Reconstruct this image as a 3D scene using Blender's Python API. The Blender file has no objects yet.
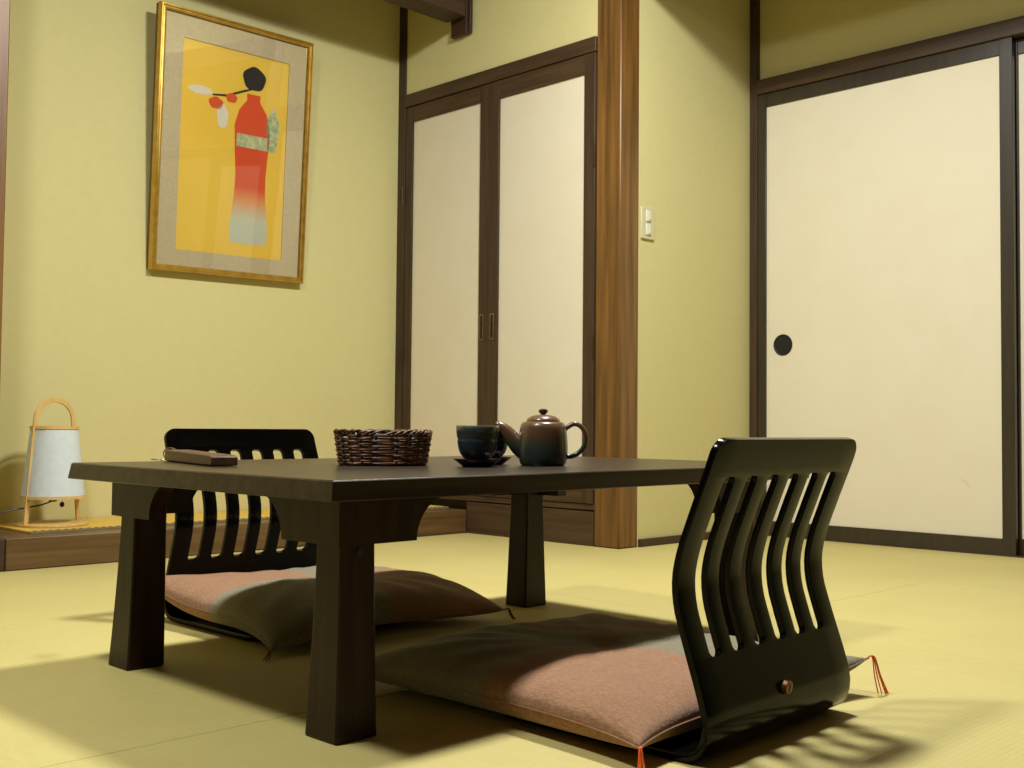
import bpy, bmesh, math, random
from mathutils import Vector, Matrix, noise
random.seed(7)
PI = math.pi
SC = bpy.context.scene
COL = SC.collection

# ------------------------------------------------------------------ camera
YAW, PITCH, ROLL, FPX, EYE = 0.7803054, 0.0376443, 0.0092757, 1117.31, 0.43
cd = bpy.data.cameras.new('camera'); cam = bpy.data.objects.new('camera', cd); COL.objects.link(cam)
fw = Vector((math.cos(YAW)*math.cos(PITCH), math.sin(YAW)*math.cos(PITCH), math.sin(PITCH)))
rt = Vector((math.sin(YAW), -math.cos(YAW), 0)); up = rt.cross(fw)
r2 = math.cos(ROLL)*rt + math.sin(ROLL)*up; u2 = -math.sin(ROLL)*rt + math.cos(ROLL)*up
M = Matrix((r2, u2, -fw)).transposed().to_4x4(); M.translation = (0, 0, EYE)
cam.matrix_world = M
cd.sensor_fit = 'HORIZONTAL'; cd.sensor_width = 36; cd.lens = FPX/1024*36
cd.clip_start = 0.02
cd.dof.use_dof = False
SC.camera = cam

# ------------------------------------------------------------------ world, lights, exposure
w = bpy.data.worlds.new('world'); SC.world = w; w.use_nodes = True
w.node_tree.nodes['Background'].inputs[0].default_value = (1, .9, .7, 1)
w.node_tree.nodes['Background'].inputs[1].default_value = .15
def ball(name, loc, radius, power, color):
    l = bpy.data.lights.new(name, 'POINT'); l.shadow_soft_size = radius; l.energy = power; l.color = color
    o = bpy.data.objects.new(name, l); o.location = loc; COL.objects.link(o)
    return o
def down(name, loc, size, power, color):
    l = bpy.data.lights.new(name, 'AREA'); l.shape = 'DISK'; l.size = size; l.energy = power; l.color = color
    o = bpy.data.objects.new(name, l); o.location = loc; COL.objects.link(o)
LC = (.945, .985, .965)
ball('ceiling_light', (2.03, 1.54, 2.435), .11, 46, LC)       # each ceiling lamp: bare bulb plus the glow of its downward diffuser
down('ceiling_light', (2.03, 1.54, 2.425), .30, 47, LC)
ball('ceiling_light', (.30, 1.52, 2.40), .11, 26, LC)
down('ceiling_light', (.30, 1.52, 2.39), .30, 27, LC)
SC.view_settings.view_transform = 'Standard'; SC.view_settings.look = 'None'
SC.view_settings.gamma = 1; SC.view_settings.use_curve_mapping = False
SC.view_settings.exposure = 0.31

# ------------------------------------------------------------------ materials
def lin(c):
    return tuple(((v/255)/12.92 if v/255 <= .04045 else ((v/255+.055)/1.055)**2.4) for v in c) + (1,)
def newmat(name):
    m = bpy.data.materials.new(name); m.use_nodes = True
    nt = m.node_tree; return m, nt, nt.nodes['Principled BSDF']
def mat(name, c1, c2=None, rough=.6, scale=(20, 20, 20), bump=0, bscale=None, spec=.5, detail=4, coat=0, metal=0, ramp=(.35, .65), sheen=0):
    m, nt, b = newmat(name)
    b.inputs['Roughness'].default_value = rough; b.inputs['Specular IOR Level'].default_value = spec
    b.inputs['Coat Weight'].default_value = coat; b.inputs['Metallic'].default_value = metal
    b.inputs['Coat Roughness'].default_value = .12
    if sheen: b.inputs['Sheen Weight'].default_value = sheen
    tc = nt.nodes.new('ShaderNodeTexCoord'); mp = nt.nodes.new('ShaderNodeMapping'); mp.inputs['Scale'].default_value = scale
    nt.links.new(tc.outputs['Object'], mp.inputs[0])
    n = nt.nodes.new('ShaderNodeTexNoise'); n.inputs['Scale'].default_value = 1; n.inputs['Detail'].default_value = detail
    nt.links.new(mp.outputs[0], n.inputs['Vector'])
    r = nt.nodes.new('ShaderNodeValToRGB'); r.color_ramp.elements[0].color = lin(c1); r.color_ramp.elements[1].color = lin(c2 or c1)
    r.color_ramp.elements[0].position, r.color_ramp.elements[1].position = ramp
    nt.links.new(n.outputs[0], r.inputs[0]); nt.links.new(r.outputs[0], b.inputs['Base Color'])
    if bump:
        src = n
        if bscale:
            mp2 = nt.nodes.new('ShaderNodeMapping'); mp2.inputs['Scale'].default_value = bscale
            nt.links.new(tc.outputs['Object'], mp2.inputs[0])
            src = nt.nodes.new('ShaderNodeTexNoise'); src.inputs['Scale'].default_value = 1; src.inputs['Detail'].default_value = 3
            nt.links.new(mp2.outputs[0], src.inputs['Vector'])
        bp = nt.nodes.new('ShaderNodeBump'); bp.inputs['Strength'].default_value = bump; bp.inputs['Distance'].default_value = .002
        nt.links.new(src.outputs[0], bp.inputs['Height']); nt.links.new(bp.outputs[0], b.inputs['Normal'])
    return m
MAT = dict(
    plaster=mat('green_beige_wallpaper', (209, 199, 141), (211, 201, 143), .9, (40, 40, 40), .08, (260, 260, 260), spec=.15),
    paper=mat('cream_paper', (224, 213, 186), (226, 216, 190), .85, (7, 7, 7), .03, (300, 300, 300), spec=.2),
    ceil=mat('ceiling_boards', (112, 74, 44), (128, 86, 52), .8, (30, 2, 2)),
    backwall=mat('darkened_unseen_wall', (52, 38, 27), (58, 42, 30), .9),  # unseen walls, colour darkened to lower bounce light and lacquer reflections
    post=mat('cedar_post', (84, 57, 23), (136, 94, 42), .42, (45, 45, 2.2), .12, spec=.5, detail=6, ramp=(.3, .7)),
    frame=mat('dark_stained_door_wood', (58, 42, 27), (74, 54, 34), .5, (60, 60, 3), .06, spec=.4, detail=5),
    lintel=mat('dark_stained_lintel', (62, 44, 28), (82, 60, 38), .5, (60, 3, 60), .06, spec=.4, detail=5),
    kamachi=mat('alcove_sill_wood', (86, 62, 34), (110, 82, 47), .38, (2.5, 50, 50), .06, spec=.5, detail=5),
    fus=mat('fusuma_black_brown_frame', (50, 42, 31), (58, 49, 36), .32, (60, 60, 3), 0, spec=.5),
    beam=mat('dark_beam', (52, 34, 22), (72, 46, 30), .55, (3, 50, 50), .06),
    table=mat('dark_table_wood', (28, 20, 13), (62, 45, 28), .33, (2.2, 55, 55), .12, spec=.38, detail=6, ramp=(.3, .7)),
    tleg=mat('dark_table_leg_wood', (30, 17, 11), (50, 32, 20), .38, (60, 60, 3), .12, spec=.22, detail=6, ramp=(.3, .7)),
    black=mat('black_lacquer', (5, 4, 3), (6, 5, 4), .15, (3, 3, 3), 0, spec=.13),
    screw=mat('copper_screw', (120, 78, 52), (140, 92, 62), .4, (90, 90, 90), 0, metal=.6),
    dark=mat('black_recess', (14, 12, 10), None, .6),
    gold=mat('gold_frame', (188, 148, 62), (206, 168, 80), .3, (30, 30, 30), 0, metal=.75),
    golddark=mat('bronze_frame_side', (92, 70, 30), (110, 84, 40), .45, (30, 30, 30), 0, metal=.4),
    pmat=mat('linen_picture_mount', (196, 178, 136), (206, 188, 146), .85, (160, 160, 160), .05),
    art=mat('golden_ground', (240, 196, 60), (243, 203, 72), .7, (3, 3, 3)),
    smudge=mat('faint_paper_stain', (214, 200, 160), (220, 208, 172), .85, (90, 90, 90)),
    artred=mat('ink_red', (222, 82, 30), None, .7),
    artblack=mat('ink_black', (24, 18, 16), None, .7),
    artwhite=mat('ink_white', (226, 216, 190), None, .7),
    artgreen=mat('ink_green', (150, 170, 120), (210, 205, 150), .7, (60, 60, 60)),
    bamboo=mat('pale_bamboo', (206, 166, 92), (220, 182, 110), .5, (60, 60, 6), .03),
    shade=mat('white_lamp_paper', (206, 214, 214), (212, 220, 220), .8, (50, 50, 50), .04),
    plastic=mat('black_plastic', (18, 16, 14), None, .4),
    switch=mat('ivory_plastic', (206, 198, 160), None, .45),
    rocker=mat('white_plastic', (228, 224, 196), None, .35),
    hinge=mat('dark_brass_hinge', (70, 52, 32), None, .4, metal=.6),
    pull=mat('aged_brass_pull', (132, 100, 66), (110, 82, 52), .4, (90, 90, 90), metal=.5),
    rush=mat('golden_rush_mat', (206, 166, 66), (222, 184, 84), .75, (300, 8, 8), .2),
    matedge=mat('greyish_mat_border', (120, 108, 78), (134, 120, 88), .8, (80, 80, 80)),
    wicker=mat('brown_wicker', (66, 42, 24), (128, 86, 50), .4, (40, 40, 40), 0, spec=.5),
    fob=mat('brown_fob_wood', (74, 52, 31), (100, 72, 44), .5, (60, 4, 60), .05),
    steel=mat('silver_key_metal', (190, 188, 180), None, .25, metal=1),
    saucer=mat('dark_red_lacquer', (40, 22, 17), (54, 30, 22), .3, (30, 30, 30), 0, spec=.5),
    thread=mat('orange_thread', (226, 92, 28), (236, 110, 40), .7, (200, 200, 200)),
    darkthread=mat('dull_red_thread', (150, 52, 32), None, .7),
)
def tatami():
    m, nt, b = newmat('tatami_rush')
    b.inputs['Roughness'].default_value = .62; b.inputs['Specular IOR Level'].default_value = .35
    tc = nt.nodes.new('ShaderNodeTexCoord')
    n = nt.nodes.new('ShaderNodeTexNoise'); n.inputs['Scale'].default_value = 2.2; n.inputs['Detail'].default_value = 4
    nt.links.new(tc.outputs['Object'], n.inputs['Vector'])
    mp = nt.nodes.new('ShaderNodeMapping'); mp.inputs['Scale'].default_value = (420, 14, 1)
    nt.links.new(tc.outputs['Object'], mp.inputs[0])
    n2 = nt.nodes.new('ShaderNodeTexNoise'); n2.inputs['Scale'].default_value = 1; n2.inputs['Detail'].default_value = 2
    nt.links.new(mp.outputs[0], n2.inputs['Vector'])
    mx = nt.nodes.new('ShaderNodeMath'); mx.operation = 'MULTIPLY_ADD'; mx.inputs[1].default_value = .5
    nt.links.new(n.outputs[0], mx.inputs[0])
    mm = nt.nodes.new('ShaderNodeMath'); mm.operation = 'MULTIPLY'; mm.inputs[1].default_value = .5
    nt.links.new(n2.outputs[0], mm.inputs[0]); nt.links.new(mm.outputs[0], mx.inputs[2])
    r = nt.nodes.new('ShaderNodeValToRGB'); r.color_ramp.elements[0].position = .3; r.color_ramp.elements[1].position = .7
    r.color_ramp.elements[0].color = lin((188, 172, 105)); r.color_ramp.elements[1].color = lin((200, 187, 120))
    nt.links.new(mx.outputs[0], r.inputs[0]); nt.links.new(r.outputs[0], b.inputs['Base Color'])
    wv = nt.nodes.new('ShaderNodeTexWave'); wv.bands_direction = 'Y'; wv.inputs['Scale'].default_value = 31; wv.inputs['Distortion'].default_value = .3
    nt.links.new(tc.outputs['Object'], wv.inputs['Vector'])
    ad = nt.nodes.new('ShaderNodeMath'); ad.operation = 'ADD'
    nt.links.new(wv.outputs['Fac'], ad.inputs[0]); nt.links.new(n2.outputs[0], ad.inputs[1])
    bp = nt.nodes.new('ShaderNodeBump'); bp.inputs['Strength'].default_value = .22; bp.inputs['Distance'].default_value = .0015
    nt.links.new(ad.outputs[0], bp.inputs['Height']); nt.links.new(bp.outputs[0], b.inputs['Normal'])
    return m
MAT['tatami'] = tatami()
def cushion_mat(flip=False, cx=0.0):
    # patchwork: opposite quarters pinkish, the other two grey
    m, nt, b = newmat('patchwork_cushion_cloth')
    b.inputs['Roughness'].default_value = .9; b.inputs['Specular IOR Level'].default_value = .15; b.inputs['Sheen Weight'].default_value = .25
    tc = nt.nodes.new('ShaderNodeTexCoord'); sx = nt.nodes.new('ShaderNodeSeparateXYZ'); nt.links.new(tc.outputs['Object'], sx.inputs[0])
    def gt(out, th):
        a = nt.nodes.new('ShaderNodeMath'); a.operation = 'GREATER_THAN'; a.inputs[1].default_value = th; nt.links.new(out, a.inputs[0]); return a
    gx, gy = gt(sx.outputs[0], cx), gt(sx.outputs[1], 0.0)
    df = nt.nodes.new('ShaderNodeMath'); df.operation = 'SUBTRACT'; nt.links.new(gx.outputs[0], df.inputs[0]); nt.links.new(gy.outputs[0], df.inputs[1])
    ab = nt.nodes.new('ShaderNodeMath'); ab.operation = 'ABSOLUTE'; nt.links.new(df.outputs[0], ab.inputs[0])
    def cl(c1, c2, sc):
        mp = nt.nodes.new('ShaderNodeMapping'); mp.inputs['Scale'].default_value = sc; nt.links.new(tc.outputs['Object'], mp.inputs[0])
        n = nt.nodes.new('ShaderNodeTexNoise'); n.inputs['Scale'].default_value = 1; n.inputs['Detail'].default_value = 5; nt.links.new(mp.outputs[0], n.inputs['Vector'])
        r = nt.nodes.new('ShaderNodeValToRGB'); r.color_ramp.elements[0].position = .38; r.color_ramp.elements[1].position = .68
        r.color_ramp.elements[0].color = lin(c1); r.color_ramp.elements[1].color = lin(c2); nt.links.new(n.outputs[0], r.inputs[0]); return r, n
    a, na = cl((142, 101, 73), (160, 122, 90), (420, 130, 130)); g, ng = cl((122, 112, 88), (140, 131, 106), (130, 420, 130))
    mx = nt.nodes.new('ShaderNodeMix'); mx.data_type = 'RGBA'
    nt.links.new(ab.outputs[0], mx.inputs[0]); nt.links.new(a.outputs[0], mx.inputs[7 if flip else 6]); nt.links.new(g.outputs[0], mx.inputs[6 if flip else 7])
    nt.links.new(mx.outputs[2], b.inputs['Base Color'])
    n = nt.nodes.new('ShaderNodeTexNoise'); n.inputs['Scale'].default_value = 260; nt.links.new(tc.outputs['Object'], n.inputs['Vector'])
    bp = nt.nodes.new('ShaderNodeBump'); bp.inputs['Strength'].default_value = .5; bp.inputs['Distance'].default_value = .002
    nt.links.new(n.outputs[0], bp.inputs['Height']); nt.links.new(bp.outputs[0], b.inputs['Normal'])
    return m
MAT['cushion'] = cushion_mat(False, 0.0)
MAT['cushion_turned'] = cushion_mat(True, 0.0)
def zramp(name, stops, rough=.3, coat=.3, nscale=40, amp=.01, spec=.5):
    # glaze that changes colour with height (object z), wavering a little
    m, nt, b = newmat(name); b.inputs['Roughness'].default_value = rough; b.inputs['Coat Weight'].default_value = coat; b.inputs['Coat Roughness'].default_value = .1
    b.inputs['Specular IOR Level'].default_value = spec
    tc = nt.nodes.new('ShaderNodeTexCoord'); s = nt.nodes.new('ShaderNodeSeparateXYZ'); nt.links.new(tc.outputs['Object'], s.inputs[0])
    n = nt.nodes.new('ShaderNodeTexNoise'); n.inputs['Scale'].default_value = nscale; n.inputs['Detail'].default_value = 4; nt.links.new(tc.outputs['Object'], n.inputs['Vector'])
    ma = nt.nodes.new('ShaderNodeMath'); ma.operation = 'MULTIPLY_ADD'; ma.inputs[1].default_value = amp; nt.links.new(n.outputs[0], ma.inputs[0]); nt.links.new(s.outputs[2], ma.inputs[2])
    z0, z1 = stops[0][0], stops[-1][0]
    mr = nt.nodes.new('ShaderNodeMapRange'); mr.inputs[1].default_value = z0; mr.inputs[2].default_value = z1; nt.links.new(ma.outputs[0], mr.inputs[0])
    r = nt.nodes.new('ShaderNodeValToRGB'); els = r.color_ramp.elements
    els[0].position = 0; els[0].color = lin(stops[0][1]); els[1].position = 1; els[1].color = lin(stops[-1][1])
    for z, c in stops[1:-1]:
        e = els.new((z-z0)/(z1-z0)); e.color = lin(c)
    nt.links.new(mr.outputs[0], r.inputs[0]); nt.links.new(r.outputs[0], b.inputs['Base Color'])
    return m
MAT['pot'] = zramp('teapot_glaze', [(0, (44, 54, 46)), (.03, (42, 58, 52)), (.046, (62, 64, 50)), (.056, (88, 64, 44)), (.08, (102, 74, 51)), (.115, (114, 84, 60))], .28)
MAT['cup'] = zramp('cup_glaze', [(0, (60, 46, 36)), (.006, (34, 48, 56)), (.02, (30, 50, 64)), (.044, (36, 58, 66)), (.052, (70, 78, 68)), (.0575, (48, 60, 58)), (.066, (60, 72, 66)), (.072, (150, 146, 118))], .22, amp=.006)
MAT['vase'] = zramp('painted_vermilion', [(-.36, (196, 200, 176)), (-.24, (204, 204, 170)), (-.17, (228, 150, 80)), (-.12, (222, 82, 30)), (.3, (224, 74, 24))], .75, 0, 30, .02)
def glass_mat():
    m = bpy.data.materials.new('picture_glass'); m.use_nodes = True; nt = m.node_tree; nt.nodes.clear()
    o = nt.nodes.new('ShaderNodeOutputMaterial'); t = nt.nodes.new('ShaderNodeBsdfTransparent'); g = nt.nodes.new('ShaderNodeBsdfGlossy')
    g.inputs['Roughness'].default_value = .02; f = nt.nodes.new('ShaderNodeFresnel'); f.inputs[0].default_value = 1.45
    mx = nt.nodes.new('ShaderNodeMixShader'); nt.links.new(f.outputs[0], mx.inputs[0]); nt.links.new(t.outputs[0], mx.inputs[1]); nt.links.new(g.outputs[0], mx.inputs[2])
    nt.links.new(mx.outputs[0], o.inputs[0]); return m
MAT['glass'] = glass_mat()

# ------------------------------------------------------------------ mesh helpers
def box(bm, x0, x1, y0, y1, z0, z1, mi=0):
    v = [bm.verts.new((x, y, z)) for z in (z0, z1) for y in (y0, y1) for x in (x0, x1)]
    fs = [(0, 2, 3, 1), (4, 5, 7, 6), (0, 1, 5, 4), (2, 6, 7, 3), (0, 4, 6, 2), (1, 3, 7, 5)]
    for f in fs: bm.faces.new([v[i] for i in f]).material_index = mi
    return v
def loft(bm, rings, cap=True, closed=True, mi=0):
    R = [[bm.verts.new(p) for p in r] for r in rings]
    n = len(R[0])
    for a, b in zip(R, R[1:]):
        for i in range(n if closed else n-1):
            bm.faces.new((a[i], a[(i+1) % n], b[(i+1) % n], b[i])).material_index = mi
    if cap:
        bm.faces.new(R[0][::-1]).material_index = mi; bm.faces.new(R[-1]).material_index = mi
    return R
def lathe(bm, prof, n=48, center=(0, 0), mi=0):
    cx, cy = center
    rings = [[(cx+r*math.cos(2*PI*k/n), cy+r*math.sin(2*PI*k/n), z) for k in range(n)] for r, z in prof]
    loft(bm, rings, True, True, mi)
def tube(bm, pts, rad, n=8, mi=0, closed=False, flat=None):
    # rad: number or list; flat: (a, b) section half sizes with b along the up vector
    P = [Vector(p) for p in pts]; N = len(P); rings = []
    ref = Vector((0, 0, 1)); prev = None
    for i, p in enumerate(P):
        if closed: t = (P[(i+1) % N]-P[i-1]).normalized()
        else: t = (P[min(i+1, N-1)]-P[max(i-1, 0)]).normalized()
        if prev is None:
            a = t.cross(ref)
            if a.length < .1: a = t.cross(Vector((0, 1, 0)))
        else: a = prev - t*prev.dot(t)
        a.normalize(); prev = a; b = t.cross(a)
        r = rad[i] if isinstance(rad, (list, tuple)) else rad
        if flat: rings.append([p+a*flat[0]*sx+b*flat[1]*sy for sx, sy in ((1, 1), (-1, 1), (-1, -1), (1, -1))])
        else: rings.append([p+a*r*math.cos(2*PI*k/n)+b*r*math.sin(2*PI*k/n) for k in range(n)])
    if closed: rings.append(rings[0]); loft(bm, rings, False, True, mi); bmesh.ops.remove_doubles(bm, verts=bm.verts, dist=1e-6)
    else: loft(bm, rings, True, True, mi)
def prism(bm, poly, axis, a, b, mi=0):
    # poly: 2D points; axis 'x'|'y'|'z' extrusion from a to b; remaining axes in order
    def P(p, t):
        return {'x': (t, p[0], p[1]), 'y': (p[0], t, p[1]), 'z': (p[0], p[1], t)}[axis]
    A = [bm.verts.new(P(p, a)) for p in poly]; B = [bm.verts.new(P(p, b)) for p in poly]; n = len(poly)
    bm.faces.new(A).material_index = mi; bm.faces.new(B[::-1]).material_index = mi
    for i in range(n): bm.faces.new((A[i], B[i], B[(i+1) % n], A[(i+1) % n])).material_index = mi
def obj(name, bm, m, parent=None, bevel=0, smooth=True, segs=2, angle=35):
    bmesh.ops.recalc_face_normals(bm, faces=bm.faces)
    me = bpy.data.meshes.new(name); bm.to_mesh(me); bm.free()
    for x in (m if isinstance(m, (list, tuple)) else [m]): me.materials.append(MAT[x])
    o = bpy.data.objects.new(name, me); COL.objects.link(o)
    if parent: o.parent = parent
    if bevel:
        b = o.modifiers.new('bevel', 'BEVEL'); b.width = bevel; b.segments = segs; b.limit_method = 'ANGLE'; b.angle_limit = math.radians(40)
    if smooth:
        for p in me.polygons: p.use_smooth = True
        me.set_sharp_from_angle(angle=math.radians(angle))
    return o
def tag(o, label, cat, group=None):
    o['label'] = label; o['category'] = cat
    if group: o['group'] = group
def thing(name, loc, label, cat, group=None, rz=0):
    o = bpy.data.objects.new(name, None); COL.objects.link(o); o.location = loc; o.rotation_euler = (0, 0, rz)
    o.empty_display_size = .05; tag(o, label, cat, group); return o
def struct(name, bm, m, parent=None, bevel=0, **k):
    o = obj(name, bm, m, parent, bevel, **k)
    if not parent: o['kind'] = 'structure'
    return o
def B(*boxes):
    bm = bmesh.new()
    for b in boxes: box(bm, *b)
    return bm

# ------------------------------------------------------------------ room
X1, X2, YP, Y1, YS = 3.08, 3.923, 2.513, 3.759, 3.297
XL, YB, ZC = -2.0, -2.0, 2.50
# floor: borderless tatami laid in a grid
bm = B((XL-.1, X2+.3, YB-.1, Y1+.1, -.06, -.012))
for x0, x1, y0, y1 in ((XL, -.72, YB, 1.404), (-.72, .23, YB, -.49), (.23, 1.18, YB, -.49), (1.18, 2.133, YB, -.49), (2.133, 3.08, YB, -.49),
        (-.72, .23, -.49, 1.404), (.23, 1.18, -.49, 1.404), (1.18, 2.133, -.49, 1.404), (2.133, 3.08, -.49, 1.404),
        (XL, .23, 1.404, 2.35), (XL, .23, 2.35, YS-.001), (.23, 2.133, 1.404, 2.35), (.23, 2.133, 2.35, YS-.001), (2.133, 3.08, 1.404, YS-.001)):
    box(bm, x0+.0005, x1-.0005, y0+.0005, y1-.0005, -.012, 0)
for y0, y1 in ((YB, .46), (.46, YP-.001)): box(bm, 3.08+.0007, X2-.002, y0+.0007, y1-.0007, -.012, 0)
struct('floor', bm, 'tatami', bevel=.0016, smooth=False)
struct('ceiling', B((XL-.1, X2+.2, YB-.1, Y1+.1, ZC, ZC+.05)), 'ceil')
struct('wall_left', B((1.12, X1+.2, Y1, Y1+.08, -.012, ZC)), 'plaster')
struct('wall_far_left', B((XL-.1, 1.12, YS, YS+.08, -.012, ZC), (1.06, 1.12, YS+.08, Y1+.08, -.012, ZC)), 'plaster')
struct('wall_behind', B((XL-.1, XL, YB-.1, YS, -.012, ZC)), 'backwall')
struct('wall_near', B((XL, X2+.2, YB-.1, YB, -.012, ZC)), 'backwall')
struct('wall_side', B((3.187, X2+.1, YP, YP+.06, -.012, ZC)), 'plaster')
struct('wall_closet', B((X1+.004, X1+.06, 2.628, Y1, 1.857, ZC)), 'plaster')
struct('wall_right', B((X2+.012, X2+.1, YB, YP, 1.85, ZC), (X2+.012, X2+.1, YB, .50, -.012, 1.85)), 'plaster')
# hanging wall over the line between the tatami room and the entry strip
struct('wall_hanging', B((3.05, 3.13, YB, YP, 2.20, ZC)), 'plaster')
struct('trim_1', B((3.035, 3.145, YB, YP-.001, 2.095, 2.20)), 'beam', bevel=.003)
# alcove: hanging beam with a stub post on the closet wall, small wall above it
struct('wall_alcove', B((1.23, X1+.002, 3.325, 3.385, 2.215, ZC)), 'plaster')
struct('trim_2', B((1.228, 3.045, 3.30, 3.412, 2.093, 2.215)), 'beam', bevel=.003)
bm = bmesh.new()
prism(bm, [(3.308, 2.03), (3.40, 2.03), (3.40, 2.5), (3.308, 2.5)], 'x', 3.056, 3.078)
prism(bm, [(3.292, 2.031), (3.308, 2.031), (3.308, 2.5), (3.292, 2.5)], 'x', 3.064, 3.078)
struct('trim_3', bm, 'beam', bevel=.002)
struct('trim_4', B((1.12, 1.228, 3.25, 3.36, 0, ZC)), 'post', bevel=.004)       # alcove pillar
# corner post of the alcove
struct('trim_5', B((X1-.003, X1+.02, 3.7125, Y1+.001, .10, ZC)), 'frame', bevel=.002)
# the big corner post
struct('trim_6', B((X1, 3.187, YP, 2.628, 0, ZC)), 'post', bevel=.004, segs=1)
# closet lintel, sill board and base
struct('trim_7', B((X1-.008, X1+.05, 2.628, 3.7115, 1.8045, 1.859)), 'lintel', bevel=.002)
struct('trim_8', B((X1-.004, X1+.05, 2.628, YS-.002, 0, .124)), 'lintel', bevel=.0015)
struct('trim_9', B((X1+.002, X1+.05, 2.628, 3.712, .129, .150)), 'lintel', bevel=.001)
struct('wall_closet_back', B((X1+.06, X1+.1, 2.6, Y1, -.01, 1.9)), 'frame')
# alcove step: front sill, raised floor with a rush mat
struct('trim_10', B((1.272, X1-.002, YS, YS+.10, 0, .093)), 'kamachi', bevel=.003)
struct('trim_11', B((1.229, 1.270, YS+.002, YS+.098, 0, .0925)), 'beam', bevel=.002)
struct('trim_12', B((1.229, X1-.002, YS+.102, Y1, 0, .0925)), 'kamachi', bevel=.001)
# side wall foot rail, entry corner post
struct('baseboard_side', B((3.188, X2-.004, YP-.014, YP-.0005, 0, .028)), 'frame', bevel=.002)
struct('trim_13', B((X2-.012, X2+.05, 2.478, YP-.001, 0, ZC)), 'frame', bevel=.002)
struct('trim_14', B((X2-.014, X2+.08, YB, 2.477, 1.793, 1.853)), 'lintel', bevel=.003)
struct('trim_15', B((X2-.004, X2+.08, .5, 2.477, -.011, .004)), 'lintel', bevel=.001)
struct('trim_16', B((X2+.012, X2+.1, .50, .56, 0, 1.793)), 'frame', bevel=.002)

# doors -----------------------------------------------------------------
def panel_door(name, xf, y0, y1, z0, z1, sl, sr, rt_, rb, wood, rail, th=.03):
    """door in a plane x = xf, from y0 (right in view) to y1; sl: stile at y1, sr: stile at y0"""
    bm = bmesh.new()
    box(bm, xf, xf+th, y1-sl, y1, z0, z1); box(bm, xf, xf+th, y0, y0+sr, z0, z1)
    o = struct(name, bm, wood, bevel=.0015)
    struct('rail', B((xf+.002, xf+th-.002, y0+sr, y1-sl, z1-rt_, z1), (xf+.002, xf+th-.002, y0+sr, y1-sl, z0, z0+rb)), rail, o, bevel=.0012)
    struct('panel', B((xf+.009, xf+th-.009, y0+sr-.002, y1-sl+.002, z0+rb-.002, z1-rt_+.002)), 'paper', o)
    return o
d1 = panel_door('door_1', X1-.001, 3.188, 3.708, .152, 1.802, .044, .054, .066, .07, 'frame', 'lintel')
d2 = panel_door('door_2', X1-.004, 2.632, 3.1875, .152, 1.802, .056, .052, .072, .07, 'frame', 'lintel')
def pull(y, x, parent):
    bm = bmesh.new(); z0, z1, w = .77, .875, .011
    box(bm, x-.003, x, y-w, y-w+.004, z0, z1); box(bm, x-.003, x, y+w-.004, y+w, z0, z1)
    box(bm, x-.003, x, y-w+.004, y+w-.004, z0, z0+.007); box(bm, x-.003, x, y-w+.004, y+w-.004, z1-.007, z1)
    o = struct('door_handle', bm, 'pull', parent, bevel=.0008)
    struct('recess', B((x-.0008, x-.0002, y-w+.003, y+w-.003, z0+.005, z1-.005)), 'dark', o)
pull(3.222, X1-.001, d1); pull(3.160, X1-.004, d2)
for y, p, x in ((3.712, d1, X1-.013), (2.631, d2, X1-.006)):
    for z in (1.42, .72):
        bm = bmesh.new(); lathe(bm, [(.0035, z-.04), (.0035, z+.04)], 10, (x, y)); struct('hinge', bm, 'hinge', p)
d3 = panel_door('door_3', X2-.004, 1.463, 2.484, .004, 1.792, .043, .045, .054, .056, 'fus', 'fus', .022)
bm = bmesh.new()   # round recessed finger pull
n = 40
def ring(r, x): return [(x, 2.366+r*math.cos(2*PI*k/n), .764+r*math.sin(2*PI*k/n)) for k in range(n)]
loft(bm, [ring(.0425, X2+.005), ring(.0425, X2+.0025), ring(.0405, X2+.0015), ring(.0375, X2+.0025), ring(.0355, X2+.0048), ring(.0001, X2+.0049)], False)
struct('door_handle', bm, 'dark', d3)
bm = bmesh.new(); xs_m = X2+.0049
pts_s = [(xs_m, 1.655, .262), (xs_m, 1.640, .258), (xs_m, 1.622, .240), (xs_m, 1.618, .230), (xs_m, 1.628, .232), (xs_m, 1.645, .248)]
bm.faces.new([bm.verts.new(p) for p in pts_s]); struct('smudge', bm, 'smudge', d3, smooth=False)
d4 = panel_door('door_4', X2+.030, .56, 1.50, .004, 1.792, .043, .045, .054, .056, 'fus', 'fus', .022)

# ------------------------------------------------------------------ picture
pic = thing('framed_picture', (2.237, 3.699, 1.462), 'gold framed picture with golden yellow ground tilted forward on the left wall', 'picture')
tilt = math.atan2(.068, .945); roll = -.017
pic.rotation_euler = (Matrix.Rotation(tilt, 3, 'X') @ Matrix.Rotation(roll, 3, 'Y')).to_euler()
HW, HH = .327, .478
def frame_ring(bm, hw, hh, prof):
    # prof: list of (inset from outer edge, y)
    rings = []
    for sx, sz in ((-1, -1), (1, -1), (1, 1), (-1, 1)):
        rings.append([(sx*(hw-i), y, sz*(hh-i)) for i, y in prof])
    rings.append(rings[0])
    loft(bm, rings, False, True); bmesh.ops.remove_doubles(bm, verts=bm.verts, dist=1e-6)
bm = bmesh.new(); frame_ring(bm, HW, HH, [(0, -.004), (.003, -.011), (.008, -.012), (.011, -.006), (.014, -.006), (.017, -.009), (.022, -.008), (.024, -.001), (.024, .012), (.0, .012)])
obj('frame', bm, 'gold', pic, angle=50)
bm = bmesh.new(); frame_ring(bm, HW-.0015, HH-.0015, [(0, .0122), (.0, .030), (.02, .030), (.02, .0122)])
o = obj('backing_frame', bm, 'golddark', pic); o['label'] = 'dark bronze side of the frame'
PW0, PW1, PH0, PH1 = -.228, .226, -.395, .375     # picture opening
bm = bmesh.new()
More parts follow.
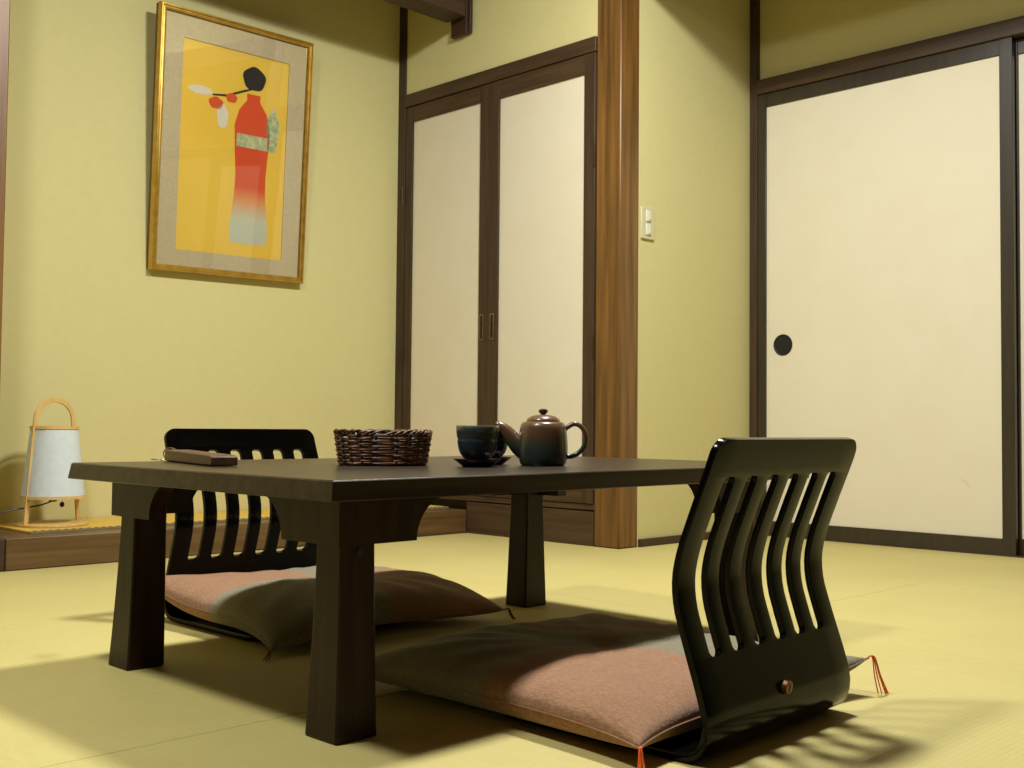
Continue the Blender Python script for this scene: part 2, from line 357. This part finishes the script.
for a in ((-HW+.02, PW0, -HH+.02, HH-.02), (PW1, HW-.02, -HH+.02, HH-.02), (PW0, PW1, -HH+.02, PH0), (PW0, PW1, PH1, HH-.02)):
    box(bm, a[0], a[1], .003, .006, a[2], a[3])
obj('mount', bm, 'pmat', pic, smooth=False)
# plain generic still life stand-in: vase and blossom on golden ground
art = obj('artwork', B((PW0-.005, PW1+.005, .008, .010, PH0-.005, PH1+.005)), 'art', pic)
def flatpoly(bm, pts, y=.0075, mi=0): prism(bm, pts, 'y', y, .0081, mi)
def blob(cx, cz, rx, rz, n=24, wob=.0, ph=0):
    return [(cx+rx*math.cos(2*PI*k/n)*(1+wob*math.sin(5*2*PI*k/n+ph)), cz+rz*math.sin(2*PI*k/n)*(1+wob*math.sin(5*2*PI*k/n+ph))) for k in range(n)]
bm = bmesh.new()
pr = [(.03, .225), (.028, .20), (.06, .16), (.078, .10), (.074, .02), (.066, -.08), (.068, -.16), (.078, -.24), (.084, -.30), (.075, -.345)]
flatpoly(bm, [(.075-r, z) for r, z in pr]+[(.075+r, z) for r, z in pr[::-1]])
obj('painted_vase', bm, 'vase', art, smooth=False)
bm = bmesh.new(); flatpoly(bm, blob(.075, .285, .05, .045, 60, .04))
obj('painted_blossom', bm, 'artblack', art, smooth=False)
bm = bmesh.new(); flatpoly(bm, blob(.165, .10, .028, .085, wob=.05))
obj('painted_leaf', bm, 'artgreen', art, smooth=False)
bm = bmesh.new(); flatpoly(bm, blob(-.15, .20, .05, .016))
obj('painted_petal', bm, 'artwhite', art, smooth=False)
bm = bmesh.new(); flatpoly(bm, [(-.10, .196), (-.04, .205), (.03, .235), (.07, .25), (.07, .243), (.03, .226), (-.04, .196), (-.10, .190)], .0076)
obj('painted_branch', bm, 'artblack', art, smooth=False)
for cx, cz, rx, rz_ in ((-.085, .165, .030, .022), (-.055, .12, .024, .045), (-.02, .195, .024, .018)):
    bm = bmesh.new(); flatpoly(bm, blob(cx, cz, rx, rz_, wob=.06), .0074); obj('painted_petal', bm, 'artwhite' if cz < .13 else 'artred', art, smooth=False)
bm = bmesh.new(); flatpoly(bm, [(.008, .07), (.142, .07), (.143, .02), (.007, .02)], .0068); obj('painted_band', bm, 'artgreen', art, smooth=False)
obj('glass_pane', B((-HW+.021, HW-.021, -.0005, .0005, -HH+.021, HH-.021)), 'glass', pic, smooth=False)

# ------------------------------------------------------------------ switch
sw = thing('light_switch', (3.231, YP, 1.175), 'ivory wall switch plate with two white rockers beside the thick post', 'light switch')
obj('plate', B((-.037, .037, -.007, 0, -.058, .058)), 'switch', sw, bevel=.002)
for z in (.027, -.023):
    obj('rocker', B((-.013, .014, -.011, -.007, z-.020, z+.020)), 'rocker', sw, bevel=.0015)
    bm = bmesh.new(); box(bm, .004, .008, -.0118, -.0108, z-.018, z-.013); obj('indicator', bm, 'dark', sw)

# ------------------------------------------------------------------ alcove mat, lamp
mt = thing('rush_mat', (1.38, 3.395, .0925), 'golden rush mat with stitched border lying on the raised alcove floor', 'mat')
obj('matting', B((0, 1.69, .012, .358, 0, .0075)), 'rush', mt, bevel=.001)
bm = B((0, 1.69, 0, .012, 0, .007))
o = obj('border', bm, 'matedge', mt, bevel=.001)
bm = bmesh.new(); x = .012
while x < 1.68:
    box(bm, x, x+.011, .0085, .0125, .0065, .0082); x += .024
o = obj('stitching', bm, 'dark', mt, smooth=False)

LX, LY, LZ = 1.517, 3.562, .1003
lamp = thing('paper_lamp', (LX, LY, LZ), 'white paper lantern lamp with bamboo hoop handle standing in the alcove', 'lamp', rz=.26)
bm = bmesh.new(); lathe(bm, [(.106, 0), (.108, .002), (.108, .007), (.106, .009)], 56); obj('base', bm, 'bamboo', lamp)
# hoop: straight legs leaning in, round arch on top, flat section
pts = []
for t in [i/10 for i in range(11)]: pts.append((-.099+.028*t, 0, .003+.329*t))
for k in range(1, 24):
    a = PI-PI*k/24; pts.append((.071*math.cos(a), 0, .332+.068*math.sin(a)))
for t in [i/10 for i in range(11)]: pts.append((.071+.028*t, 0, .332-.329*t))
bm = bmesh.new(); tube(bm, pts, 1, flat=(.0078, .003)); bmesh.ops.recalc_face_normals(bm, faces=bm.faces)
hoop = obj('handle', bm, 'bamboo', lamp, bevel=.001)
def shade_ring(z0, z1, r0, r1, th=.003):
    bm = bmesh.new(); n = 56
    rg = lambda r, z: [(r*math.cos(2*PI*k/n), r*math.sin(2*PI*k/n), z) for k in range(n)]
    R = [rg(r0, z0), rg(r1, z1), rg(r1-th, z1), rg(r0-th, z0), rg(r0, z0)]
    loft(bm, R, False); bmesh.ops.remove_doubles(bm, verts=bm.verts, dist=1e-6); return bm
obj('lamp_shade', shade_ring(.092, .312, .096, .071, .0015), 'shade', lamp)
obj('shade_ring', shade_ring(.086, .096, .0985, .0975), 'bamboo', lamp)
obj('shade_ring', shade_ring(.307, .316, .0745, .0735), 'bamboo', lamp)
for s in (-1, 1):
    for z, r in ((.091, .093), (.311, .073)):
        bm = bmesh.new(); tube(bm, [(s*(r-.012), 0, z), (s*(r+.006), 0, z)], .0022); obj('peg', bm, 'plastic', lamp)
bm = bmesh.new(); box(bm, -.088, .088, -.004, .004, .094, .098); lathe(bm, [(.012, .075), (.013, .085), (.013, .098)], 20); obj('lamp_socket', bm, 'plastic', lamp, bevel=.001)
bm = bmesh.new(); tube(bm, [(.024, -.014, .096), (.024, -.014, .074)], .0008); lathe(bm, [(.001, .056), (.006, .059), (.0075, .065), (.006, .071), (.001, .074)], 16, (.024, -.014)); obj('pull_switch', bm, 'plastic', lamp)
bm = bmesh.new()
P = [Vector((0, 0, .078)), Vector((-.03, .015, .066)), Vector((-.08, .03, .058)), Vector((-.16, .06, .044)), Vector((-.23, .09, .026)), Vector((-.28, .12, .0))]
def cr(P, n=8):
    out = []
    Q = [P[0]]+P+[P[-1]]
    for i in range(1, len(Q)-2):
        for k in range(n):
            t = k/n; a, b, c, d = Q[i-1:i+3]
            out.append(.5*((2*b)+(c-a)*t+(2*a-5*b+4*c-d)*t*t+(3*b-a-3*c+d)*t**3))
    out.append(P[-1]); return out
tube(bm, cr(P), .0024); obj('cord', bm, 'plastic', lamp)

# ------------------------------------------------------------------ table
TZ, TU = .3585, .3305
tb = thing('low_table', (1.45, 1.57, 0), 'low dark wood table on four flared legs in the middle of the tatami', 'table')
def T(x, y, z): return (x-1.45, y-1.57, z)
bm = bmesh.new()
x0, x1, y0, y1 = .853, 2.035, 1.165, 1.944
def rect(i, z): return [T(x0+i, y0+i, z), T(x1-i, y0+i, z), T(x1-i, y1-i, z), T(x0+i, y1-i, z)]
loft(bm, [rect(.001, TU), rect(0, TU+.001), rect(.004, TZ-.002), rect(.006, TZ)])
obj('tabletop', bm, 'table', tb, bevel=.0015)
def leg(foot, top, name='leg'):
    bm = bmesh.new(); rings = []
    zt = TU
    for k in range(13):
        t = k/12; e = (1-t)**1.5; z = t*zt
        a = [top[i]+(foot[i]-top[i])*e for i in range(4)]
        rings.append([T(a[0], a[2], z), T(a[1], a[2], z), T(a[1], a[3], z), T(a[0], a[3], z)])
    loft(bm, rings); return obj(name, bm, 'tleg', tb, bevel=.003)
LEGS = [((.911, .981, 1.227, 1.300), (.921, .979, 1.235, 1.290), 1, 1),
        ((.920, .990, 1.840, 1.914), (.928, .988, 1.838, 1.888), 1, -1),
        ((1.917, 1.990, 1.846, 1.914), (1.925, 1.981, 1.851, 1.906), -1, -1),
        ((1.876, 1.946, 1.227, 1.298), (1.881, 1.938, 1.234, 1.289), -1, 1)]
for f, t, sx, sy in LEGS:
    leg(f, t)
    # L-shaped apron bracket round the top of the leg, ends cut in a concave curve
    ox = (t[0]-.011) if sx > 0 else (t[1]+.011); oy = (t[2]-.010) if sy > 0 else (t[3]+.018)
    zb = .2655
    curve = []
    for k in range(11):
        a = PI/2*k/10
        curve.append((.205-.068*math.cos(a), zb+.0645*math.sin(a)))
    poly = [(0, zb), (.137, zb)]+curve[1:]+[(.215, TU), (0, TU)]
    bm = bmesh.new()
    prism(bm, [(T(ox+sx*u, 0, 0)[0], z) for u, z in poly], 'y', T(0, oy, 0)[1], T(0, oy+sy*.03, 0)[1])
    poly2 = [(max(u, .030), z) for u, z in poly]
    prism(bm, [(T(0, oy+sy*u, 0)[1], z) for u, z in poly2], 'x', T(ox, 0, 0)[0], T(ox+sx*.03, 0, 0)[0])
    obj('bracket', bm, 'tleg', tb, angle=30)
for x, y in ((.951, 1.2345), (1.906, 1.2335)):
    bm = bmesh.new(); tube(bm, [T(x, y-.0035, .254), T(x, y+.004, .254)], .0062, 16); obj('bolt', bm, 'dark', tb)

# ------------------------------------------------------------------ legless chairs
def make_chair(loc, rz, label):
    ch = thing('legless_floor_chair', loc, label, 'chair', 'black floor chairs at the low table', rz)
    W = .197; sp = .057; cs = [(-2.5+i)*sp for i in range(6)]
    # centreline profile (forward, up)
    prof = [(-.016, .416), (-.006, .385), (.008, .35), (.022, .315), (.038, .272), (.046, .235), (.044, .20), (.035, .168), (.024, .135), (.012, .10), (.003, .07), (0, .05), (.003, .03), (.013, .0145), (.032, .007), (.06, .0062), (.15, .0062), (.38, .0062)]
    P = cr([Vector((0, a, b)) for a, b in prof], 6)
    L = [0]
    for a, b in zip(P, P[1:]): L.append(L[-1]+(b-a).length)
    def at(s):
        for i in range(len(L)-1):
            if L[i+1] >= s: 
                t = (s-L[i])/max(L[i+1]-L[i], 1e-9); return P[i].lerp(P[i+1], t)
        return P[-1]
    def s_of_z(z):
        for i in range(len(P)-1):
            if P[i+1].z <= z: return L[i]
    s0, s1, hw = s_of_z(.362), s_of_z(.127), .0142
    cr0 = .009
    S = set([0, L[-1]])
    for i in range(61): S.add(i/60*L[-1])
    for k in range(9):
        a = PI/2*k/8; S.add(s0+cr0*(1-math.cos(a))); S.add(s1-cr0*(1-math.cos(a)))
        S.add(.024*(1-math.cos(a))); S.add(L[-1]-.05*(1-math.cos(a)))
    S = sorted(S); S = [s for i, s in enumerate(S) if i == 0 or s-S[i-1] > 2e-4 or s in (s0, s1)]
    bm = bmesh.new(); rows = []
    for s in S:
        if s <= s0 or s >= s1: w_ = hw-cr0
        elif s < s0+cr0: w_ = hw-cr0+math.sqrt(max(0, cr0*cr0-(s0+cr0-s)**2))
        elif s > s1-cr0: w_ = hw-cr0+math.sqrt(max(0, cr0*cr0-(s-(s1-cr0))**2))
        else: w_ = hw
        e = W
        if s < .024: e = W-.024+math.sqrt(max(0, .024**2-(.024-s)**2))
        if s > L[-1]-.05: e = W-.05+math.sqrt(max(0, .05**2-(s-L[-1]+.05)**2))
        p = at(s)
        xs_ = [-e]
        for c in cs: xs_ += [c-w_, c+w_]
        xs_.append(e)
        rows.append([bm.verts.new((x, p.y, p.z)) for x in xs_])
    for k, (a, b) in enumerate(zip(rows, rows[1:])):
        solid = S[k+1] <= s0 or S[k] >= s1
        for i in range(0, len(a)-1, 1 if solid else 2):
            bm.faces.new((a[i], a[i+1], b[i+1], b[i]))
    bmesh.ops.remove_doubles(bm, verts=bm.verts, dist=1e-5)
    me_o = obj('shell', bm, 'black', ch, angle=60)
    so = me_o.modifiers.new('thick', 'SOLIDIFY'); so.thickness = .0095; so.offset = 0; so.use_even_offset = True
    bv = me_o.modifiers.new('bev', 'BEVEL'); bv.width = .003; bv.segments = 3; bv.limit_method = 'ANGLE'; bv.angle_limit = math.radians(50)
    bm = bmesh.new()
    pts = [(0, -.0125, .066), (0, -.004, .066)]
    tube(bm, pts, .0095, 24); o = obj('screw', bm, 'screw', ch, bevel=.001); o.location = (.002, .0092, .006); o.rotation_euler.x = .1
    bm = B((-.0012, .0012, -.0130, -.0120, .060, .072)); q = obj('slot', bm, 'dark', o)
    return ch
make_chair((1.384, .834, .0004), .036, 'black slatted floor chair in front, at the near side of the low table')
c2 = make_chair((1.412, 2.268, .0004), PI, 'black slatted floor chair at the far side of the table, below the picture')

# ------------------------------------------------------------------ cushions
def make_cushion(loc, hx, hy, corners, seed, label, shade_th='thread', pan=None, cloth='cushion', tall=.045, mz=.038, cpow=4):
    """corners: z of the four tips (-x-y, +x-y, +x+y, -x+y)"""
    cu = thing('floor_cushion', loc, label, 'cushion', 'patchwork floor cushions')
    n = 56; bm = bmesh.new(); rnd = seed*13.7
    def pos(u, v):
        c = .045
        x = hx*u*(1-c*(1-v*v)**1.0*abs(u)**3*1.0); y = hy*v*(1-c*(1-u*u)*abs(v)**3)
        # tips stick out a little
        k = (abs(u)*abs(v))**8; x *= 1+.03*k; y *= 1+.03*k
        return x, y
    def mid(u, v):
        a, b = (u+1)/2, (v+1)/2
        c = corners[0]*(1-a)*(1-b)+corners[1]*a*(1-b)+corners[2]*a*b+corners[3]*(1-a)*b
        k = (abs(u)*abs(v))**cpow
        return mz*(1-k)+c*k
    def fill(u, v):
        return max(0, (1-abs(u)**4.2))**.42*max(0, (1-abs(v)**4.2))**.42
    top, bot = {}, {}
    for i in range(n+1):
        for j in range(n+1):
            # cosine spacing to refine the rim
            u = -math.cos(PI*i/n); v = -math.cos(PI*j/n)
            u = u*.7+(-1+2*i/n)*.3; v = v*.7+(-1+2*j/n)*.3
            x, y = pos(u, v); f = fill(u, v); m0 = mid(u, v)
            nz = noise.noise(Vector((x*7+rnd, y*7, seed)))*.005 + noise.noise(Vector((x*22+rnd, y*22, seed)))*.0018
            edge = 1-min(1, abs(max(abs(u), abs(v)))**10)
            # creases running in from the corners
            ang = math.atan2(abs(v), abs(u)); cr_ = math.sin(ang*18+seed)*.0025*min(1, (u*u+v*v))*f
            tuft = -.007*math.exp(-((x**2+y**2)/.0011))
            zt = m0+tall*f+(nz+cr_)*f*1.5+tuft
            zb = m0-.040*f
            floor_z = 0.0005
            if pan and pan[0] < x < pan[1] and pan[2] < y < pan[3]: floor_z = .0135
            zb = max(zb, floor_z); zt = max(zt, zb+.0005)
            top[i, j] = bm.verts.new((x, y, zt))
            if 0 < i < n and 0 < j < n: bot[i, j] = bm.verts.new((x, y, zb))
            else: bot[i, j] = top[i, j]
    for i in range(n):
        for j in range(n):
            bm.faces.new((top[i, j], top[i+1, j], top[i+1, j+1], top[i, j+1]))
            q = [bot[i, j], bot[i, j+1], bot[i+1, j+1], bot[i+1, j]]
            q2 = []; [q2.append(a) for a in q if a not in q2]
            if len(q2) > 2 and not all(a in (top[i, j], top[i+1, j], top[i+1, j+1], top[i, j+1]) for a in q2): bm.faces.new(q2)
    rim = [tuple(top[i, 0].co) for i in range(n)]+[tuple(top[n, j].co) for j in range(n)]+[tuple(top[n-i, n].co) for i in range(n)]+[tuple(top[0, n-j].co) for j in range(n)]
    tips = [top[0, 0].co.copy(), top[n, 0].co.copy(), top[n, n].co.copy(), top[0, n].co.copy()]
    obj('cover', bm, cloth, cu, angle=180)
    bm = bmesh.new(); tube(bm, rim, .0013, 6, closed=True); obj('piping', bm, cloth, cu)
    for k, t in enumerate(tips):
        d = Vector((t.x, t.y, 0)).normalized(); bm = bmesh.new()
        nst = 5 if k < 2 else 4
        for s in range(nst):
            r = random.Random(seed*100+k*10+s); off = Vector((r.uniform(-.006, .006), r.uniform(-.006, .006), 0))
            ln = r.uniform(.03, .045)
            pp = [t-d*.003, t+d*.008+Vector((0, 0, .003))+off*.3, t+d*.015+Vector((0, 0, -.25*t.z))+off*.8, t+d*(.012+ln*.3)+off*1.3]
            pp[2].z = max(.004, t.z*.55); pp[3].z = .0015+.001*s*.3
            tube(bm, cr(pp, 4), .0011, 5)
        obj('tassel', bm, shade_th, cu)
    return cu
make_cushion((1.412, 1.180, 0), .29, .298, (.030, .058, .03, .026), 1, 'brown and grey patchwork floor cushion on the near black chair, in front of the table', 'thread', pan=(-.235, .18, -.36, .04))
make_cushion((1.463, 2.020, 0), .293, .250, (.012, .022, .06, .095), 2, 'brown and grey patchwork floor cushion under the table, on the far black chair', 'darkthread', pan=(-.245, .16, -.12, .3), cloth='cushion_turned', tall=.050, mz=.050, cpow=1.6)

# ------------------------------------------------------------------ things on the table
def view_at(px, depth):
    """ground position seen along picture column px at the given distance"""
    d = fw + (px-512)/FPX*r2; p = d*depth; return p.x, p.y
RA = YAW-PI/2     # direction of the picture's right
def make_cup(x, y, lc, ls):
    sc = thing('saucer', (x, y, TZ), ls, 'saucer', 'lacquer saucers')
    bm = bmesh.new(); lathe(bm, [(.024, 0), (.026, .001), (.041, .0125), (.0415, .014), (.040, .0138), (.027, .0045), (.02, .004)], 48); obj('dish', bm, 'saucer', sc)
    cp = thing('teacup', (x, y, TZ+.0045), lc, 'cup', 'blue green teacups')
    pr = [(.015, 0), (.016, .001), (.0165, .006), (.024, .0105), (.030, .018), (.0335, .028), (.0352, .038), (.0356, .040), (.0350, .042), (.0348, .045), (.0364, .048), (.0374, .058), (.0380, .0665), (.0374, .0675), (.0364, .066), (.034, .045), (.031, .026), (.02, .013), (.004, .011)]
    bm = bmesh.new(); lathe(bm, pr, 56); obj('bowl', bm, 'cup', cp)
x, y = view_at(478, 1.957)
make_cup(x, y, 'dark blue green teacup with pale rim, the nearer one beside the teapot spout', 'dark red saucer under the nearer teacup')
x, y = view_at(490, 2.085)
make_cup(x, y, 'dark blue green teacup mostly hidden behind the nearer cup', 'dark red saucer under the farther teacup, partly hidden')

x, y = view_at(543.5, 2.045)
tp = thing('teapot', (x, y, TZ), 'brown and green glazed teapot with round lid and ring handle', 'teapot', rz=RA)
pr = [(.036, 0), (.0395, .001), (.0425, .006), (.045, .018), (.0455, .032), (.0445, .053), (.0425, .068), (.0405, .0750), (.037, .0787), (.031, .0800), (.03, .0795), (.002, .0785)]
bm = bmesh.new(); lathe(bm, pr, 64); body = obj('body', bm, 'pot', tp)
bm = bmesh.new()
tube(bm, cr([Vector((-.028, 0, .024)), Vector((-.045, 0, .036)), Vector((-.060, 0, .054)), Vector((-.071, 0, .066)), Vector((-.081, 0, .0725)), Vector((-.087, 0, .0730))], 5), [.0215-.016*min(1, (i/25))**.72 for i in range(26)], 20)
obj('spout', bm, 'pot', tp)
bm = bmesh.new()
tube(bm, cr([Vector((.036, 0, .062)), Vector((.045, 0, .071)), Vector((.058, 0, .0765)), Vector((.071, 0, .070)), Vector((.078, 0, .055)), Vector((.075, 0, .036)), Vector((.064, 0, .023)), Vector((.050, 0, .017)), Vector((.036, 0, .018))], 6), .0045, 14)
obj('handle', bm, 'pot', tp)
bm = bmesh.new(); lathe(bm, [(.029, .0792), (.0310, .0798), (.0310, .0815), (.029, .0855), (.022, .0900), (.012, .0925), (.004, .0930)], 48)
lid = obj('lid', bm, 'pot', tp)
bm = bmesh.new(); lathe(bm, [(.0045, .0918), (.0042, .0940), (.0068, .0958), (.0086, .0985), (.0080, .1015), (.0045, .1033), (.001, .1037)], 24)
obj('knob', bm, 'saucer', lid)

# woven basket
x, y = view_at(384, 2.0)
bk = thing('wicker_basket', (x, y, TZ), 'low oval basket woven of brown wicker on the table', 'basket', rz=RA+.1)
def oval(a, b, k, n): t = 2*PI*k/n; return Vector((math.copysign(abs(math.cos(t))**.75, math.cos(t))*a, math.copysign(abs(math.sin(t))**.75, math.sin(t))*b, 0))
NS = 22
bm = bmesh.new()
rows_ = 11
for j in range(rows_):
    z = .0035+j*.0049; g = .5+.5*j/rows_
    a, b = .076+.008*j/rows_, .052+.008*j/rows_
    for w2 in range(1):
        pts = []; N = NS*6
        for k in range(N):
            p = oval(a, b, k, N); d = p.normalized()
            ph = k/N*NS*PI+(PI if j % 2 else 0)
            zz = z+noise.noise(Vector((k*.15, j*3.1, 0)))*.0014
            pts.append(p+d*(.0026*math.sin(ph))+Vector((0, 0, zz)))
        tube(bm, pts, .00235, 6, closed=True)
obj('weave', bm, 'wicker', bk, angle=180)
bm = bmesh.new()
for k in range(NS):
    p0 = oval(.076, .052, k+.25, NS); p1 = oval(.0845, .0605, k+.25, NS)
    tube(bm, [p0+Vector((0, 0, .001)), p1+Vector((0, 0, .055))], .0021, 6)
obj('stakes', bm, 'wicker', bk)
bm = bmesh.new()
for k in range(NS*2):          # braided rim of overlapping arcs
    pts = []
    for s in range(9):
        t = s/8; p = oval(.0845, .0605, (k+t*2.6)/2, NS); d = p.normalized()
        pts.append(p*(1+.02*math.sin(PI*t*2))+Vector((0, 0, .053+.0075*math.sin(PI*t)+(k % 3)*.0008)))
    tube(bm, pts, .0021, 6)
obj('rim', bm, 'wicker', bk)
bm = bmesh.new(); N = 44
loft(bm, [[oval(.074, .050, k, N)+Vector((0, 0, z)) for k in range(N)] for z in (.0006, .004)]); obj('bottom', bm, 'wicker', bk)

# wooden key fob with keys
a = Vector((1.032, 1.935)); b = Vector((.966, 1.655)); dv = (a-b); L_ = dv.length
fb = thing('wooden_key_fob', (b.x, b.y, TZ), 'long brown wooden key block with silver ring at the table corner', 'key fob', rz=math.atan2(dv.y, dv.x)-PI/2)
bm = bmesh.new()
prism(bm, [(0, .001), (L_, .001), (L_, .0215), (.014, .0185), (0, .0160)], 'x', 0, .046)
obj('block', bm, 'fob', fb, bevel=.002)
bm = bmesh.new(); N = 24
tube(bm, [(.012+.013*math.cos(2*PI*k/N), L_+.004, .0135+.0115*math.sin(2*PI*k/N)) for k in range(N)], .0011, 6, closed=True)
obj('key_ring', bm, 'steel', fb)
bm = bmesh.new(); box(bm, -.004, .002, L_+.012, L_+.046, .0005, .0028); 
lathe(bm, [(.011, .0004), (.011, .003)], 20, (-.001, L_+.052)); obj('key', bm, 'steel', fb, bevel=.0005)
